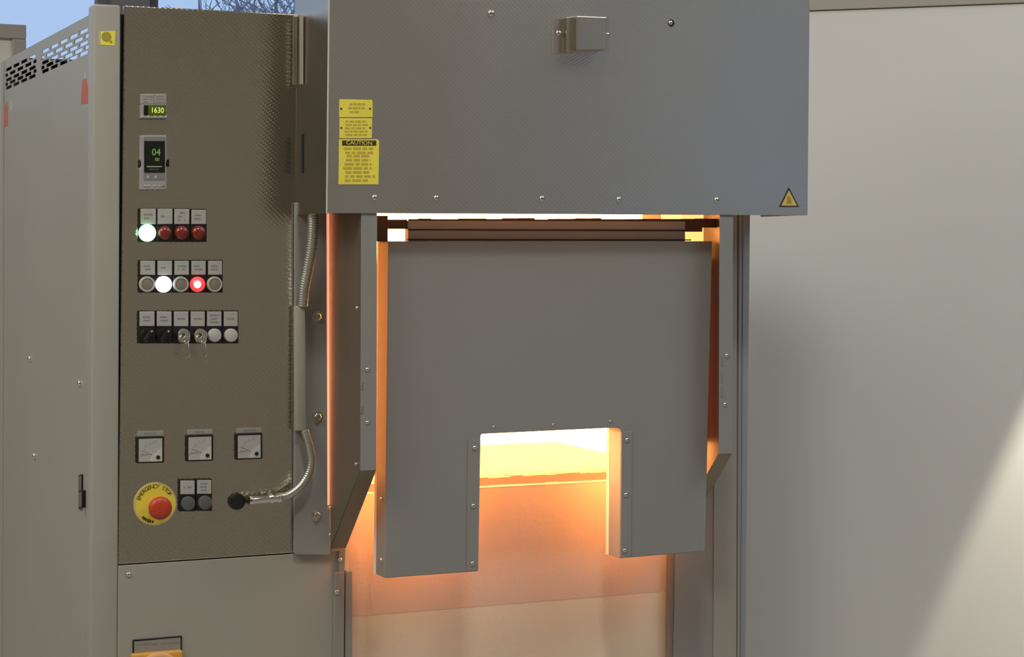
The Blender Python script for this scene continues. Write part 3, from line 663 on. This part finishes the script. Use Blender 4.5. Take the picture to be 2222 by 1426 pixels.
# hood
HX0 = at(710, 300, YH).x; zb = at(1200, 465.5, YH).z; ZT = 2.5
hl = at(713, 0, YH); h2 = at(708, 462.5, YH); h3 = at(1752.5, 467.5, YH); h4 = at(1757, 0, YH)
up_ = lambda a, b: a + (a-b)*((ZT-a.z)/(a.z-b.z))
hA, hB = up_(hl, h2), up_(h4, h3)
ft = [h2, h3, hB, hA]
hood = MB().prism(ft, [p+Vector((0, .002, 0)) for p in ft]).build('hood', emb2, fur, .0008, 2, label='embossed steel hood above the door')
yrear = atx(651, 250, HX0).y
lf = [h2, hA, Vector((hA.x, .016, ZT)), Vector((h2.x, .016, h2.z))]
MB().prism([p+Vector((0, .0018, 0)) if p.y < -.1 else p for p in lf], [(p+Vector((0, .0018, 0)) if p.y < -.1 else p)+Vector((.002, 0, 0)) for p in lf]).build('hood_side', plain, hood, .0003, 1)
rf_ = [h3, hB, Vector((hB.x, -.006, ZT)), Vector((h3.x, -.006, h3.z))]
MB().prism([p+Vector((-.0025, .002, 0)) if p.y < -.1 else p+Vector((-.0025, 0, 0)) for p in rf_], [(p+Vector((0, .002, 0)) if p.y < -.1 else p)+Vector((-.0005, 0, 0)) for p in rf_]).build('hood_side', plain, hood)
MB().box(HX0-.01, hB.x, YH, -.006, ZT, ZT+.003).build('hood_top', plain, hood)
MB().box(HX0+.01, h3.x-.01, -.008, -.005, 1.74, ZT).build('hood_back', dpaint, hood)
MB().slabx([(653, 290), (656.5, 290), (656.5, 376), (653, 376)], h2.x-.0012, .001).build('slot', dark, hood)
MB().slabx([(649.8, 34), (656, 33), (656, 183), (649.8, 183)], h2.x-.0022, .002).build('hinge_strip', paint, hood, .0004, 1)
MB().tube([h2+Vector((.0006, -.0006, 0)), hA+Vector((.0006, -.0006, 0))], .0016, 8).build('edge_fold', mat('fold_steel', (.70, .66, .58), .45, .3), hood)
for p in ((813, 429), (947, 430), (1176, 431), (1343, 433), (1555, 434)): screw(p[0], p[1], YH, hood, 1.05)
screw(1066, 29, YH, hood, 1.3)
MB().lathe(at(1456.5, 50, YH), [(.0072, 0), (.0066, .0012), (.0060, .0005)], 16).build('bolt_hole', dark, hood, smooth=True)
screw(1455, 49.5, YH-.0004, hood, .95)
# cover box
cbx = MB().slab([(1200, 40), (1322, 38), (1322, 110), (1199, 116)], YH-.0015, .0015).build('cover_box', plain, fur, .0004, 1)
MB().slab([(1230, 37.5), (1250, 35), (1250, 112), (1230, 114)], YH-.018, .0165).build('box_side', plain, cbx, .001)
MB().slab([(1252, 34.5), (1317, 37), (1317, 107.5), (1251.5, 109)], YH-.034, .0325).build('box_front', plain, cbx, .0016, 2)
screw(1212, 72, YH-.0015, cbx, 1.05); screw(1317.5, 76, YH-.0015, cbx, 1.0)
# yellow plates
def plate_y(pts, name, rows, area_):
    p_ = MB().slab(pts, YH-.0012, .0012).build(name, yell, fur, .0005, 1)
    b_ = MB()
    for (x0, y0, x1, y1, r_) in area_: bars(b_, x0, y0, x1, y1, YH-.0015, r_, rng, .96, .55)
    b_.build('print', yprint, p_); return p_
p1 = plate_y([(738, 215.5), (808, 217), (809, 225), (809, 254.5), (736.5, 254.5), (736.5, 221)], 'warning_plate', 3, [(755, 222, 794, 247, 3)])
p2 = plate_y([(737, 256.5), (808, 257), (807, 300), (737, 300.5)], 'warning_plate', 5, [(745, 260, 801, 296, 5)])
for p_, ys_ in ((p1, 236), (p2, 277.5)):
    for x in (740.5, 803): MB().lathe(at(x, ys_, YH-.0012), [(.0019, 0), (.0016, .0008)], 10).build('rivet', inkd, p_)
p3 = plate_y([(736, 302.5), (819, 302.5), (823, 306), (821.5, 400.5), (735, 400.5)], 'caution_plate', 9, [(744, 318, 817, 336, 2), (744, 334, 816, 396, 7)])
MB().rect(742.5, 304.8, 816.5, 316, YH-.0016, .0005).build('header', inkd, p3)
lettering('lettering', 'CAUTION', .0098, at(779.5, 310.5, YH-.0019), yell, p3, 1.12)
# warning triangle
tr = MB().slab([(1712, 406), (1734, 449.5), (1690.5, 449.5)], YH-.0008, .0008).build('warning_triangle', inkd, fur)
MB().slab([(1712, 413), (1729.5, 446.3), (1695.5, 446.3)], YH-.0011, .0004).build('triangle_field', tri_y, tr)
MB().slab([(1711.5, 424), (1716, 430), (1717.5, 442), (1707, 442), (1708, 430)], YH-.0013, .0003).build('print', tri_d, tr)
